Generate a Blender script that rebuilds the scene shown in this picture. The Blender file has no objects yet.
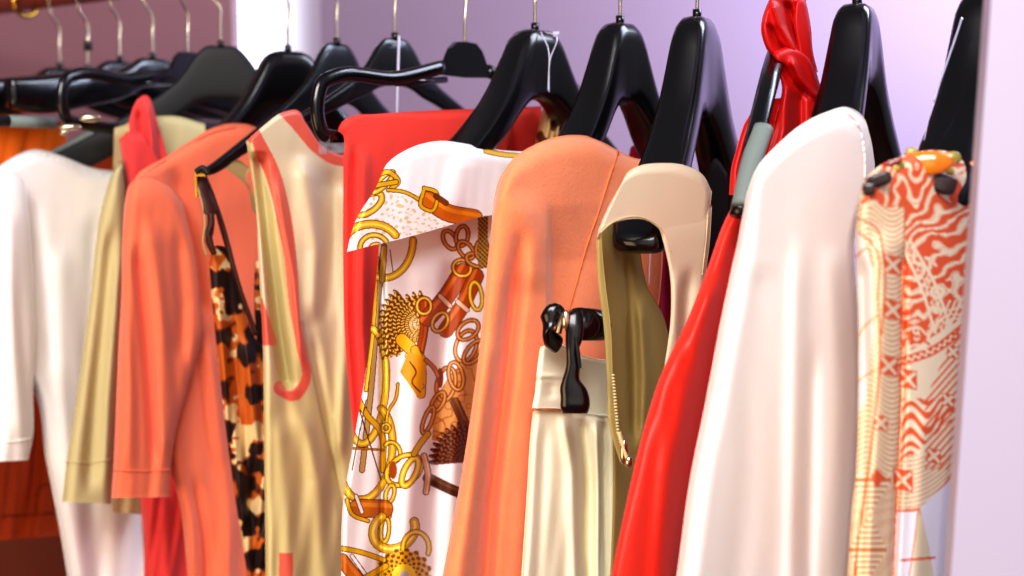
import bpy, math, random
import numpy as np
from mathutils import Vector
rnd = random.Random(7)
COL = bpy.context.scene.collection
W, H, F = 1024, 576, 1280.0
CAM = np.array([0.0, 0.0, 1.45]); TILT = math.atan(0.098)
ct, st = math.cos(TILT), math.sin(TILT)

def ray(px, py):
    x = (np.asarray(px, float)-512)/F; yc = (288-np.asarray(py, float))/F
    return x, ct + yc*st, yc*ct - st
def P(px, py, Y):
    """point on the pixel's ray at world distance Y along +Y"""
    x, y, z = ray(px, py); k = np.asarray(Y, float)/y
    return np.stack([x*k+CAM[0], y*k+CAM[1], z*k+CAM[2]], -1)

# ------------------------------------------------------------- materials
def srgb(c):
    c = [v/255 for v in c]
    return tuple((v/12.92 if v <= .04045 else ((v+.055)/1.055)**2.4) for v in c)+(1,)
def mat(name, col, rough=.8, sheen=0.0, bump=.0, bscale=500, metal=0, coat=0, attr=False, var=.0, spec=.5,
        trans=0, emis=0, subs=0, vscale=8):
    m = bpy.data.materials.new(name); m.use_nodes = True; nt = m.node_tree; b = nt.nodes['Principled BSDF']
    b.inputs['Base Color'].default_value = srgb(col); b.inputs['Roughness'].default_value = rough
    b.inputs['Metallic'].default_value = metal; b.inputs['Coat Weight'].default_value = coat
    b.inputs['Specular IOR Level'].default_value = spec if rough < .7 else .2
    b.inputs['Sheen Weight'].default_value = sheen; b.inputs['Sheen Roughness'].default_value = .5
    b.inputs['Transmission Weight'].default_value = trans
    if emis:
        b.inputs['Emission Color'].default_value = srgb(col); b.inputs['Emission Strength'].default_value = emis
    tc = nt.nodes.new('ShaderNodeTexCoord')
    if attr:
        a = nt.nodes.new('ShaderNodeVertexColor'); a.layer_name = 'print'
        nt.links.new(a.outputs['Color'], b.inputs['Base Color'])
    elif var:
        n = nt.nodes.new('ShaderNodeTexNoise'); n.inputs['Scale'].default_value = vscale; n.inputs['Detail'].default_value = 4
        r = nt.nodes.new('ShaderNodeValToRGB')
        c = srgb(col)
        r.color_ramp.elements[0].position = .3; r.color_ramp.elements[1].position = .7
        r.color_ramp.elements[0].color = tuple(v*(1-var) for v in c[:3])+(1,)
        r.color_ramp.elements[1].color = tuple(min(1, v*(1+var)) for v in c[:3])+(1,)
        nt.links.new(tc.outputs['Object'], n.inputs['Vector']); nt.links.new(n.outputs['Fac'], r.inputs['Fac'])
        nt.links.new(r.outputs['Color'], b.inputs['Base Color'])
    if bump:
        n = nt.nodes.new('ShaderNodeTexNoise'); n.inputs['Scale'].default_value = bscale; n.inputs['Detail'].default_value = 3
        bp = nt.nodes.new('ShaderNodeBump'); bp.inputs['Strength'].default_value = bump; bp.inputs['Distance'].default_value = .001
        nt.links.new(tc.outputs['Object'], n.inputs['Vector']); nt.links.new(n.outputs['Fac'], bp.inputs['Height'])
        nt.links.new(bp.outputs['Normal'], b.inputs['Normal'])
    return m
M = dict(
    black=mat('black_plastic', (7, 6, 8), .24, coat=.25, bump=.05, bscale=60),
    blackmatte=mat('black_matte', (5, 5, 6), .6, bump=.1, bscale=200),
    grey=mat('grey_rubber', (120, 132, 128), .6, bump=.2, bscale=300),
    chrome=mat('brushed_steel', (205, 195, 170), .25, metal=1, var=.05),
    brass=mat('brass', (205, 160, 60), .25, metal=1, var=.08),
    clear=mat('clear_plastic', (235, 235, 245), .1, trans=.9, var=.02),
    thread=mat('clear_thread', (215, 212, 235), .3, trans=.3, var=.02),
    wood=mat('rail_wood', (120, 48, 18), .35, var=.3, vscale=20, coat=.4),
    white_knit=mat('white_knit', (244, 240, 236), .9, sheen=.3, bump=.25, bscale=700, var=.02),
    khaki=mat('khaki_cotton', (200, 188, 140), .85, bump=.25, bscale=600, var=.06),
    coral=mat('coral_red_jersey', (232, 72, 70), .75, sheen=.2, bump=.15, var=.05),
    salmon=mat('salmon_jersey', (238, 122, 88), .85, sheen=.25, bump=.35, bscale=500, var=.04),
    satin=mat('beige_satin', (204, 184, 148), .34, bump=.05, bscale=300, var=.05, attr=True, spec=.6),
    satin_in=mat('beige_lining', (176, 152, 100), .6, bump=.1, var=.05),
    redwool=mat('coral_crepe', (232, 66, 56), .8, sheen=.15, bump=.3, bscale=600, var=.04),
    silk=mat('printed_silk', (250, 246, 244), .42, attr=True, bump=.03, spec=.5),
    peach=mat('peach_wool', (254, 146, 98), .9, sheen=.35, bump=.6, bscale=420, var=.05, vscale=60),
    peachseam=mat('peach_seam', (248, 130, 80), .9, bump=.2, var=.03),
    halter=mat('beige_cotton', (222, 206, 176), .8, bump=.3, bscale=600, var=.03),
    halter_in=mat('shaded_lining', (150, 128, 76), .8, bump=.3, bscale=500, var=.08),  # shade of the collar recess is put into this darker khaki
    cream=mat('cream_twill', (250, 244, 214), .75, bump=.3, bscale=600, var=.03),
    khaki2=mat('khaki_twill', (176, 158, 98), .8, bump=.3, bscale=600, var=.04),
    redsatin=mat('red_satin', (226, 42, 22), .5, sheen=.1, bump=.08, bscale=400, var=.04),
    sash=mat('red_silk', (200, 16, 12), .5, bump=.05, var=.06),
    white=mat('white_crepe', (245, 236, 230), .75, sheen=.2, bump=.2, bscale=600, var=.015),
    printm=mat('tribal_print_fabric', (240, 220, 190), .75, attr=True, bump=.15, bscale=500),
    leo=mat('leopard_print', (200, 110, 40), .6, attr=True, bump=.05),
    magenta=mat('magenta_fabric', (170, 24, 66), .8, var=.1, bump=.1),
    orange=mat('orange_fabric', (216, 104, 22), .8, var=.1, bump=.2),
    rust=mat('rust_fabric', (150, 52, 14), .85, var=.12, bump=.2),
    darkcloth=mat('black_cloth', (20, 10, 12), .85, var=.2, bump=.2),
    brownstrap=mat('brown_strap', (62, 26, 18), .6, var=.1),
    amber=mat('amber_bead', (246, 134, 10), .12, coat=1, var=.22, vscale=60),
    blackbead=mat('dark_bead', (44, 28, 24), .3, coat=.5, var=.3, vscale=90),
    redbead=mat('garnet_bead', (120, 16, 16), .2, coat=.8, var=.2, vscale=90),
    greenbead=mat('olive_bead', (170, 152, 62), .35, coat=.4, var=.25, vscale=120),
    stitch=mat('stitching', (214, 200, 150), .9, var=.05),
    stitchdark=mat('dark_stitching', (96, 30, 8), .9, var=.05),
    whitepanel=mat('white_lacquer', (186, 178, 200), .5, var=.02, vscale=2),
    wall=mat('lavender_wall', (142, 121, 138), .9, bump=.1, bscale=80, var=.03, vscale=2),
    wallleft=mat('mauve_panel', (136, 92, 100), .6, bump=.05, bscale=60, var=.12, vscale=3),
    lower=mat('brown_panel', (110, 40, 14), .6, var=.2, vscale=4),
    floor=mat('brown_floor', (110, 56, 30), .5, var=.2, vscale=6),
    ceil=mat('ceiling_paint', (225, 220, 225), .9, var=.02),
    glow=mat('window_glow_spill', (236, 240, 255), .5, emis=5.5, var=.01),
)

# ------------------------------------------------------------- object helpers
ORG = {}
def tag(o, label=None, cat=None, group=None, kind=None):
    if label: o['label'] = label
    if cat: o['category'] = cat
    if group: o['group'] = group
    if kind: o['kind'] = kind
    return o
def empty(name, loc, label, cat, group=None):
    o = bpy.data.objects.new(name, None); COL.objects.link(o); o.location = Vector([float(v) for v in loc])
    o.empty_display_size = .05
    tag(o, label, cat, group); return o
def mesh(name, verts, faces, m, parent=None, smooth=True, colors=None):
    verts = np.asarray(verts, float)
    if parent is not None: org = np.array(parent.get('_o', list(parent.location)))
    else: org = (verts.min(0)+verts.max(0))/2; org[2] = verts[:, 2].min()
    if parent is not None:
        p = parent; org = np.zeros(3)
        while p is not None: org += np.array(p.location); p = p.parent
    me = bpy.data.meshes.new(name)
    me.from_pydata((verts-org).tolist(), [], [tuple(f) for f in (faces.tolist() if hasattr(faces, 'tolist') else faces)])
    if smooth: me.polygons.foreach_set('use_smooth', [True]*len(me.polygons))
    if colors is not None:
        a = me.color_attributes.new('print', 'FLOAT_COLOR', 'POINT')
        c = np.ones((len(verts), 4)); c[:, :3] = colors; a.data.foreach_set('color', c.ravel())
    me.materials.append(m); me.update()
    o = bpy.data.objects.new(name, me); COL.objects.link(o)
    if parent is not None: o.parent = parent
    else: o.location = Vector(org)
    return o
def herm(pts, n, even=True):
    """smooth curve through pts sampled n+1 times"""
    p = np.asarray(pts, float)
    if len(p) == 2: 
        t = np.linspace(0, 1, n+1)[:, None]; return p[0]*(1-t)+p[1]*t
    d = np.r_[0, np.cumsum(np.maximum(1e-6, np.linalg.norm(np.diff(p, axis=0), axis=1)))]
    return hermt(d, p, np.linspace(0, d[-1], n+1))
def hermt(d, p, t):
    p = np.asarray(p, float)
    if len(d) == 2:
        u = ((t-d[0])/(d[1]-d[0]))
        u = u.reshape([-1]+[1]*(p.ndim-1)); return p[0]*(1-u)+p[1]*u
    h = np.diff(d); sh = [-1]+[1]*(p.ndim-1); s = np.diff(p, axis=0)/h.reshape(sh)
    m = np.empty_like(p); m[0] = s[0]; m[-1] = s[-1]
    w = h.reshape(sh)
    m[1:-1] = (s[:-1]*w[1:]+s[1:]*w[:-1])/(w[1:]+w[:-1])
    # limit overshoot
    i = np.clip(np.searchsorted(d, t, side='right')-1, 0, len(d)-2)
    u = ((t-d[i])/h[i]).reshape(sh); hh = h[i].reshape(sh)
    return ((2*u**3-3*u**2+1)*p[i]+(u**3-2*u**2+u)*hh*m[i]+(-2*u**3+3*u**2)*p[i+1]+(u**3-u**2)*hh*m[i+1])

def tube(name, pts, r, m, parent=None, seg=10, n=None, flat=1.0, up=(0, 0, 1), smooth_path=True, closed=False):
    p = np.asarray(pts, float); n = n or max(8, 6*len(p))
    rr = np.asarray(r if hasattr(r, '__len__') else [r]*len(p), float)
    if smooth_path and len(p) > 2:
        q = np.concatenate([p, rr[:, None]], 1); q = herm(q, n); p, rr = q[:, :3], q[:, 3]
    t = np.gradient(p, axis=0)
    if closed: t[0] = t[-1] = p[1]-p[-2]
    t /= np.linalg.norm(t, axis=1)[:, None]+1e-12
    ref = np.array(up, float); V = []
    for i in range(len(p)):
        a = np.cross(t[i], ref)
        if np.linalg.norm(a) < .15: a = np.cross(t[i], np.array([1., .3, 0]))
        a /= np.linalg.norm(a); b = np.cross(a, t[i])
        if i and np.dot(a, la) < 0: a, b = -a, -b
        la = a
        for k in range(seg):
            an = 2*math.pi*k/seg; V.append(p[i]+a*math.cos(an)*rr[i]+b*math.sin(an)*rr[i]*flat)
    Fc = []
    for i in range(len(p)-1):
        for k in range(seg):
            k2 = (k+1) % seg; Fc.append((i*seg+k, i*seg+k2, (i+1)*seg+k2, (i+1)*seg+k))
    if not closed: Fc.append(tuple(range(seg-1, -1, -1))); Fc.append(tuple((len(p)-1)*seg+k for k in range(seg)))
    if name is None: return V, Fc
    return mesh(name, V, Fc, m, parent)
def join(parts):
    V, Fc = [], []
    for v, f in parts:
        o = len(V); V += [np.asarray(x) for x in v]; Fc += [tuple(i+o for i in q) for q in f]
    return V, Fc
def box(c, sx, sy, sz, ax=(1, 0, 0), bev=0):
    """box centred at c; ax = horizontal direction of its x side"""
    ax = np.array(ax, float); ax /= np.linalg.norm(ax); az = np.array([0, 0, 1.]); ay = np.cross(az, ax)
    V = [np.array(c)+ax*sx/2*i+ay*sy/2*j+az*sz/2*k for i in (-1, 1) for j in (-1, 1) for k in (-1, 1)]
    return V, [(0, 1, 3, 2), (4, 6, 7, 5), (0, 4, 5, 1), (2, 3, 7, 6), (0, 2, 6, 4), (1, 5, 7, 3)]
def ellipsoid(c, rx, ry, rz, ax, n=16, power=1.0, facing=None):
    V, Fc = [], []
    ax = np.array(ax, float); ax /= np.linalg.norm(ax); az = np.array([0, 0, 1.]); ay = np.cross(az, ax)
    for i in range(n+1):
        th = math.pi*i/n
        for k in range(2*n):
            ph = math.pi*k/n
            f = lambda v: math.copysign(abs(v)**power, v)
            V.append(np.array(c)+ax*rx*f(math.sin(th))*f(math.cos(ph))+ay*ry*f(math.sin(th))*f(math.sin(ph))+az*rz*f(math.cos(th)))
    for i in range(n):
        for k in range(2*n):
            k2 = (k+1) % (2*n); Fc.append((i*2*n+k, (i+1)*2*n+k, (i+1)*2*n+k2, i*2*n+k2))
    return V, Fc

# ------------------------------------------------------------- cloth
LAST = {}
def cloth(name, rows, Y0, m, parent=None, kx=.0010, T=.03, nu=50, nv=90, folds=(), steps=(), rollL=(14, .03), rollT=(8, .012),
          rollR=None, noise=None, paint=None, seed=1, x0=None, back=True, rollB=None):
    """hanging cloth shell. rows: polylines of (px,py) from the top edge to the hem. folds: (path, width, amplitude toward viewer)"""
    G = np.stack([herm(r, nu) for r in rows])
    d = np.r_[0, np.cumsum([max(1., np.linalg.norm(G[i+1]-G[i], axis=1).mean()) for i in range(len(rows)-1)])]
    G = hermt(d, G, np.linspace(0, d[-1], nv+1))          # (nv+1, nu+1, 2)
    X, Z = G[..., 0], G[..., 1]; u = np.linspace(0, 1, nu+1)[None, :]*np.ones_like(X); v = np.linspace(0, 1, nv+1)[:, None]*np.ones_like(X)
    if x0 is None: x0 = G[..., 0][0, 0]
    Y = Y0+kx*(X-x0)
    def roll(dist, w, R):
        t = np.clip(1-dist/w, 0, 1); return R*(1-np.sqrt(np.maximum(0, 1-t*t)))
    if rollL: Y = Y+roll(X-X[:, :1], *rollL)
    if rollR: Y = Y+roll(X[:, -1:]-X, *rollR)
    if rollT: Y = Y+roll(np.hypot(X-X[:1], Z-Z[:1]), *rollT)
    if rollB: Y = Y+roll(np.hypot(X-X[-1:], Z-Z[-1:]), *rollB)
    def pathx(path, z):
        p = np.array(path, float); return np.interp(z, p[:, 1], p[:, 0]), p[0, 1], p[-1, 1]
    def fade(z, a, b, L):
        return np.clip((z-a)/L+.0, 0, 1)*np.clip((b-z)/L, 0, 1)
    for f in folds:
        path, w, amp = f[:3]; L = f[3] if len(f) > 3 else 30
        xx, a, b = pathx(path, Z); fa = fade(Z, a, b, L); fa = fa*fa*(3-2*fa)
        Y = Y-amp*np.exp(-((X-xx)/w)**2)*fa
    for f in steps:                       # right of the path the cloth steps back by amp over w px
        path, w, amp = f[:3]; L = f[3] if len(f) > 3 else 30
        xx, a, b = pathx(path, Z); fa = fade(Z, a, b, L); q = np.clip((X-xx)/w, 0, 1); q = q*q*(3-2*q)
        dec = f[4] if len(f) > 4 else 1e9
        Y = Y+amp*q*fa*np.exp(-np.maximum(0, X-xx-w)/dec)
    if noise:
        amp, wl = noise[:2]; r = np.random.RandomState(seed)
        ph = r.rand(8)*6.28; s = X+(Z-300)*.12*math.sin(ph[0])+9*np.sin(Z/70+ph[1])
        g = np.clip(v*3, .15, 1)
        Y = Y-amp*g*(np.sin(s/wl*6.28+ph[2])+.6*np.sin(s/wl*6.28*1.73+ph[3]+Z/90)+.35*np.sin(s/wl*6.28*3.1+ph[4]-Z/60)+.5*np.sin(Z/45+X/25+ph[5])*.5)
    V = P(X, Z, Y)
    n1 = nu+1; N = V.shape[0]*n1
    Vf = V.reshape(-1, 3)
    idx = np.arange(N).reshape(nv+1, n1)
    fr = np.stack([idx[:-1, :-1], idx[1:, :-1], idx[1:, 1:], idx[:-1, 1:]], -1).reshape(-1, 4)
    rx, ry, _ = ray(X, Z); dx = rx/ry+.22*(0.5-u)*2; L = np.hypot(dx, 1)
    tt = T*np.ones_like(X)
    off = np.stack([dx/L*tt, 1/L*tt, 0*X-.10*tt*(v < .03)], -1)
    Vb = (V+off).reshape(-1, 3)
    bk = fr[:, ::-1]+N
    rim = []
    for a in (idx[0, ::-1], idx[:, 0], idx[-1, :], idx[::-1, -1]):
        rim.append(np.stack([a[:-1], a[:-1]+N, a[1:]+N, a[1:]], -1)[:, ::-1])
    faces = np.concatenate([fr, bk]+rim)
    cols = None
    if paint is not None:
        c = paint(X.ravel(), Z.ravel()); cols = np.concatenate([c, c])
    o = mesh(name, np.concatenate([Vf, Vb]), faces, m, parent, colors=cols)
    LAST['X'], LAST['Z'], LAST['Y'] = X.ravel(), Z.ravel(), Y.ravel()
    o_surf = (X.ravel().copy(), Z.ravel().copy(), Y.ravel().copy())
    SURF[o.name] = o_surf
    return o
SURF = {}
def onsurf(o, pts, n=None, lift=.001):
    """points lying on the front of a cloth at the given cloth places"""
    X, Z, Y = SURF[o.name]; q = herm(pts, n) if n else np.asarray(pts, float); out = []
    for a, b in q:
        i = np.argmin((X-a)**2+(Z-b)**2); out.append(P(a, b, Y[i]-lift))
    return np.array(out)
def seam(o, pts, m, r=.0009, name='seam', n=40, lift=.0003, parent=None):
    p = onsurf(o, pts, n, lift); return tube(name, p, r, m, parent or o, seg=6, smooth_path=False)

# ------------------------------------------------------------- rail line
def Yr(px): return 1.35/(1+.0006*(px-512))
ZR = CAM[2]+.232
def railpt(px, z=ZR): 
    Y = Yr(px); return np.array([(px-512)/F*Y*1.0, Y, z])

HG = 'black plastic clothes hangers along the rail'
def hook(parent, neck, w, name='hook', r=.0017, m=None):
    """steel hook standing on the neck and closing over the rail"""
    n = np.array(neck, float); rail_z = ZR
    w = np.array(w); c = np.array([n[0], n[1], rail_z]); R = .0165
    pts = [n-np.array([0, 0, .004]), n+np.array([0, 0, .02])]
    zb = max(n[2]+.028, rail_z-.038)
    pts.append(np.array([n[0], n[1], zb])-w*0.0)
    pts.append(c+w*.012+np.array([0, 0, -.022]))
    for a in range(-25, 216, 24):
        an = math.radians(a); pts.append(c+w*R*math.cos(an)+np.array([0, 0, R*math.sin(an)+.001]))
    return tube(name, pts, r, m or M['chrome'], parent, seg=8, n=90)

PROF = np.array([  # s, top, bottom, half thickness
    [0, 0, -.46, .0165], [.10, -.006, -.48, .0165], [.17, -.05, -.53, .017], [.25, -.2, -.60, .018], [.34, -.36, -.69, .019],
    [.5, -.56, -.82, .021], [.75, -.79, -.98, .0235], [.93, -.94, -1.08, .024], [1.0, -1.0, -1.06, .018]])
PROFT = np.array([
    [0, 0, -.46, .004], [.09, -.01, -.47, .004], [.15, -.1, -.50, .004], [.22, -.26, -.56, .004], [.32, -.40, -.62, .0045],
    [.5, -.58, -.74, .005], [.75, -.80, -.90, .005], [.93, -.95, -1.02, .005], [1.0, -1.0, -1.03, .004]])
PROFA = PROFT.copy(); PROFA[:, 2] -= np.array([0, 0, 0, .02, .06, .12, .16, .14, .1])
def hanger(neck, tip, label, prof=PROF, name='clothes_hanger', tscale=1., group=None, hk=True):
    """shaped hanger: neck (px,py,Y) is the top of its head, tip the end of its near arm"""
    n = P(*neck); t = P(*tip); w = t-n; drop = -w[2]; L = math.hypot(w[0], w[1]); w = np.array([w[0]/L, w[1]/L, 0])
    nrm = np.array([-w[1], w[0], 0])
    root = empty(name, n, label, 'hanger', group or HG)
    S = np.linspace(-1, 1, 73); V = []; K = 20
    for s in S:
        a = abs(s); tz, bz, th = [np.interp(a, prof[:, 0], prof[:, i]) for i in (1, 2, 3)]
        # smooth look-up
        tz, bz, th = hermt(prof[:, 0], prof[:, 1:], np.array([a]))[0]
        zc = (tz+bz)/2*drop; hz = max(.002, (tz-bz)/2*drop); th *= tscale
        for k in range(K):
            an = 2*math.pi*k/K; c, si = math.cos(an), math.sin(an)
            e = .55
            V.append(n+w*(s*L)+nrm*th*math.copysign(abs(c)**e, c)+np.array([0, 0, zc+hz*math.copysign(abs(si)**e, si)]))
    Fc = [(i*K+k, i*K+(k+1) % K, (i+1)*K+(k+1) % K, (i+1)*K+k) for i in range(len(S)-1) for k in range(K)]
    Fc += [tuple(range(K-1, -1, -1)), tuple((len(S)-1)*K+k for k in range(K))]
    mesh('hanger_body', V, Fc, M['black'], root)
    tube('neck_collar', [n+np.array([0, 0, -.002]), n+np.array([0, 0, .007])], .0042, M['black'], root, seg=12, smooth_path=False)
    if hk: hook(root, n+np.array([0, 0, .005]), w)
    return root, n, w, L, drop, nrm
def bar_hanger(neck, tip, label, ubend=.055, name='trouser_hanger'):
    """thin trouser hanger: small head plate, arms running out to a rounded end that returns into the lower bar"""
    n = P(*neck); t = P(*tip); w = t-n; L = math.hypot(w[0], w[1]); w = np.array([w[0]/L, w[1]/L, 0]); dz = n[2]-t[2]
    root = empty(name, n, label, 'hanger', HG)
    nrm = np.array([-w[1], w[0], 0]); z = lambda v: np.array([0, 0, v])
    hh = .036
    V, Fc = [], []
    prof = [(-.046, -hh), (-.036, -hh*.85), (-.028, -hh*.40), (-.024, -.008), (-.015, -.001), (0, 0), (.015, -.001), (.024, -.008), (.028, -hh*.40), (.036, -hh*.85), (.046, -hh), (0, -hh*1.05)]
    for sd in (-.003, .003):
        for a, b in prof: V.append(n+w*a+nrm*sd+z(b))
    k = len(prof); Fc = [tuple(range(k)), tuple(range(2*k-1, k-1, -1))]+[(i, (i+1) % k, k+(i+1) % k, k+i) for i in range(k)]
    o = mesh('head_plate', V, [f[::-1] for f in Fc], M['black'], root, smooth=False)
    path = [n+w*.036+z(-hh*.8)]
    zt = -dz
    path += [n+w*L*.5+z(-hh*.9*.5+zt*.5-.004), n+w*(L-.02)+z(zt), n+w*(L-.006)+z(zt-.006), n+w*L+z(zt-.02), n+w*L+z(zt-ubend+.015), n+w*(L-.006)+z(zt-ubend+.003), n+w*(L-.02)+z(zt-ubend)]
    mir = [q-2*w*np.dot(q-n, w) for q in path]
    full = path+[n+z(zt-ubend)]+mir[::-1]
    tube('arm_loop', full, .0075, M['black'], root, seg=14, n=170, flat=.75, up=nrm)
    tube('lower_rib', [n+w*.030+z(-hh*1.15), n+w*L*.5+z(-hh*.45+zt*.5-.009)], .0035, M['black'], root, smooth_path=False)
    hook(root, n, w)
    return root, n, w, L, nrm

# ================================================================= SETTING
def quadwall(name, pts, th, m, d=(0, 1, 0)):
    pts = [np.array(p, float) for p in pts]; d = np.array(d, float)*th
    V = pts+[p+d for p in pts]
    o = mesh(name, V, [(0, 1, 2, 3), (7, 6, 5, 4), (0, 4, 5, 1), (1, 5, 6, 2), (2, 6, 7, 3), (3, 7, 4, 0)], m, smooth=False)
    return tag(o, kind='structure')
BY = 2.25
xe = (236-512)/F*BY; xg = (322-512)/F*BY
quadwall('wall_back', [(xg, BY+.02, 0), (2.2, BY+.02, 0), (2.2, BY+.02, 2.6), (xg, BY+.02, 2.6)], .08, M['wall'])
quadwall('wall_back_left', [(-2.0, BY, 1.0), (xe, BY, 1.0), (xe, BY, 2.6), (-2.0, BY, 2.6)], .10, M['wallleft'])
quadwall('trim_1', [(-2.0, BY, 0), (xg, BY, 0), (xg, BY, 1.0), (-2.0, BY, 1.0)], .10, M['lower'])
quadwall('window_with_spill', [(xe-.02, BY+.06, 1.0), (xg, BY+.06, 1.0), (xg, BY+.06, 2.6), (xe-.02, BY+.06, 2.6)], .02, M['glow'])  # pane runs on past the window; its right part stands in for lit wall
quadwall('wall_left', [(-2.0, -2.0, 0), (-2.0, BY+.1, 0), (-2.0, BY+.1, 2.6), (-2.0, -2.0, 2.6)], .08, M['wallleft'], (-1, 0, 0))
quadwall('floor', [(-2.1, -2, 0), (2.3, -2, 0), (2.3, BY+.1, 0), (-2.1, BY+.1, 0)], .06, M['floor'], (0, 0, -1))
# right-hand upright panel
V = []
a0, a1 = P(994, -40, .80), P(945, 660, .80)
dz_ = (a0-a1)/(a0[2]-a1[2]); a1 = a1+dz_*(0-a1[2]); a0 = a0+dz_*(2.6-a0[2])
for p, q in ((a0, a1),):
    V = [a1, a1+np.array([.3, -.05, 0]), a0+np.array([.34, -.05, 0]), a0]
pn = quadwall('wall_right', V, .03, M['whitepanel'], (.2, 1, 0))

nt = M['glow'].node_tree; b = nt.nodes['Principled BSDF']  # emission fades to the right, imitating window glow spilling along the wall
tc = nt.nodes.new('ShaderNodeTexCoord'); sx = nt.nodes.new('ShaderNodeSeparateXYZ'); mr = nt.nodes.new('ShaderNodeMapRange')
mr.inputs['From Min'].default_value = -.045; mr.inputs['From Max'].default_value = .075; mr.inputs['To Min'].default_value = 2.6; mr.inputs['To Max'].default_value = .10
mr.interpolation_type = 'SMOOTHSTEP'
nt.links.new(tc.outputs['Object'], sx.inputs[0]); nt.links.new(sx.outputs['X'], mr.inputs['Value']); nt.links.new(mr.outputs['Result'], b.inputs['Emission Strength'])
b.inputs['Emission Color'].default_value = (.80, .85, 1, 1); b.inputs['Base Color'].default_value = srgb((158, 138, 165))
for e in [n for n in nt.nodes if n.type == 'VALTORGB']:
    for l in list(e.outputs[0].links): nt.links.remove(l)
# ================================================================= RAIL
ra, rb = railpt(-260), railpt(1180)
dr = (rb-ra)/np.linalg.norm(rb-ra)
o = tube('clothes_rail', [ra, (ra+rb)/2, rb], .0125, M['wood'], seg=24, smooth_path=False)
tag(o, 'brown wooden clothes rail all the hangers hook onto', 'rail')
c = railpt(42)
ringp = [c+np.array([-.012, 0, 0])+np.array([dr[1]*math.cos(a)*.019, -dr[0]*math.cos(a)*.019, math.sin(a)*.019-.002]) for a in np.linspace(0, 2*math.pi, 25)]
o = tube('rail_ring', ringp, .0035, M['brass'], seg=10, smooth_path=False, closed=True)
tag(o, 'shiny brass ring around the rail at the top left corner', 'ring')

# ================================================================= HANGERS
hanger((982, -6, 1.04), (934, 192, .935), 'wide black suit hanger rising from the beaded print dress beside the white panel')
hanger((857, 4, 1.118), (816, 182, 1.0), 'wide black suit hanger rising out of the white crepe blouse')
hanger((697, 17, 1.215), (634, 236, 1.065), 'wide black suit hanger whose rounded end shows through the beige halter collar')
hanger((620, 23, 1.268), (538, 196, 1.17), 'wide black suit hanger rising out of the peach wool coat')
hanger((535, 30, 1.33), (424, 182, 1.205), 'wide black suit hanger rising out of the chain print silk blouse')
hanger((395, 39, 1.45), (258, 138, 1.30), 'flat bell-headed black hanger with a clear thread, holding the beige satin dress', PROFT)
hB, nB, wB, LB, dB, nmB = hanger((337, 44, 1.508), (200, 172, 1.34), 'flat black hanger with a clip at its end carrying the leopard print top', PROFT)
hanger((288, 51, 1.556), (152, 182, 1.455), 'thick black hanger rising out of the salmon cardigan in front of the bright window', PROF, tscale=.8)
hA, nA, wA, LA, dA, nmA = hanger((221, 46, 1.64), (36, 162, 1.58), 'flat black hanger with grey grip strip reaching into the white knit cardigan', PROFA, tscale=1.5)
for c_ in hA.children:
    if c_.name.startswith('hanger_body'): c_.data.materials[0] = M['blackmatte']
# grey grip on the last one
def onarm(n, w, L, drop, s, side, nm, prof=PROFT, k=1.):
    tz, bz, th = hermt(prof[:, 0], prof[:, 1:], np.array([s]))[0]
    return n+w*s*L+np.array([0, 0, tz*drop*.999])+nm*side*th
pts = [onarm(nA, wA, LA, dA, s, 0, nmA, PROFA)+np.array([0, 0, .001]) for s in np.linspace(.70, 1.0, 6)]
o = tube('grip_strip', pts, .0075, M['grey'], hA, flat=.55); tag(o, 'grey rubber grip strip')
# trouser hangers
bar_hanger((465, 42, 1.39), (318, 76, 1.235), 'thin black trouser hanger with rounded end carrying the coral red trousers', .058)
bar_hanger((188, 52, 1.68), (62, 74, 1.50), 'thin black trouser hanger with rounded end hooked behind the coral scarf', .055)
# dark row of bar hangers at the far left
PB = PROFT.copy(); 
def low(n, t, lab, ts=2.0):
    q = np.array([[0, 0, -.8, .004], [.09, -.02, -.85, .004], [.2, -.3, -1.1, .005], [.5, -.50, -1.45, .006], [.9, -.75, -1.65, .006], [1, -.8, -1.55, .005]])
    return hanger(n, t, lab, q, tscale=ts)
low((153, 58, 1.722), (8, 86, 1.55), 'low black hanger in the dark row, hook just left of the coral scarf')
low((120, 61, 1.765), (-30, 88, 1.58), 'low black hanger in the dark row, second hook left of the coral scarf')
h85 = low((88, 70, 1.80), (-60, 92, 1.62), 'black hanger in the dark row whose hook wears a small black collar')[0]
low((60, 68, 1.85), (-90, 96, 1.66), 'leftmost black hanger in the dark row, its hook crossing the next one')
q = P(88, 46, 1.80); tube('hook_collar', [q-np.array([0, 0, .006]), q+np.array([0, 0, .006])], .0055, M['blackmatte'], h85, seg=10, smooth_path=False)

# clear threads and tags
def thread(pts, label, r=.0007):
    o = tube('tag_thread', [P(*p) for p in pts], r, M['thread'], seg=6, n=30); tag(o, label, 'thread')
    return o
thread([(399, 36, 1.41), (398, 70, 1.40), (397, 115, 1.39)], 'clear tag thread hanging from the flat bell-headed hanger', .0014)
o = empty('tag_thread', P(548, 34, 1.315), 'clear looped tag thread on the head of the hanger above the chain print blouse', 'thread')
tube('loop', [P(545, 32, 1.312), P(556, 36, 1.305), P(550, 60, 1.295), P(548, 90, 1.29)], .0006, M['thread'], o)
tube('loop', [P(541, 32, 1.312), P(548, 48, 1.305), P(549, 74, 1.295), P(549, 92, 1.29)], .0006, M['thread'], o)
v, f = box(P(556, 34, 1.305), .006, .001, .005); mesh('tag_end', v, f, M['thread'], o)
thread([(962, 18, 1.0), (953, 45, .99), (942, 76, .98), (933, 102, .975)], 'taut clear tag thread beside the rightmost hanger', .0009)
thread([(934, 102, .975), (929, 118, .97), (924, 140, .965)], 'thin trailing end of the clear thread beside the rightmost hanger', .0004)

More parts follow.
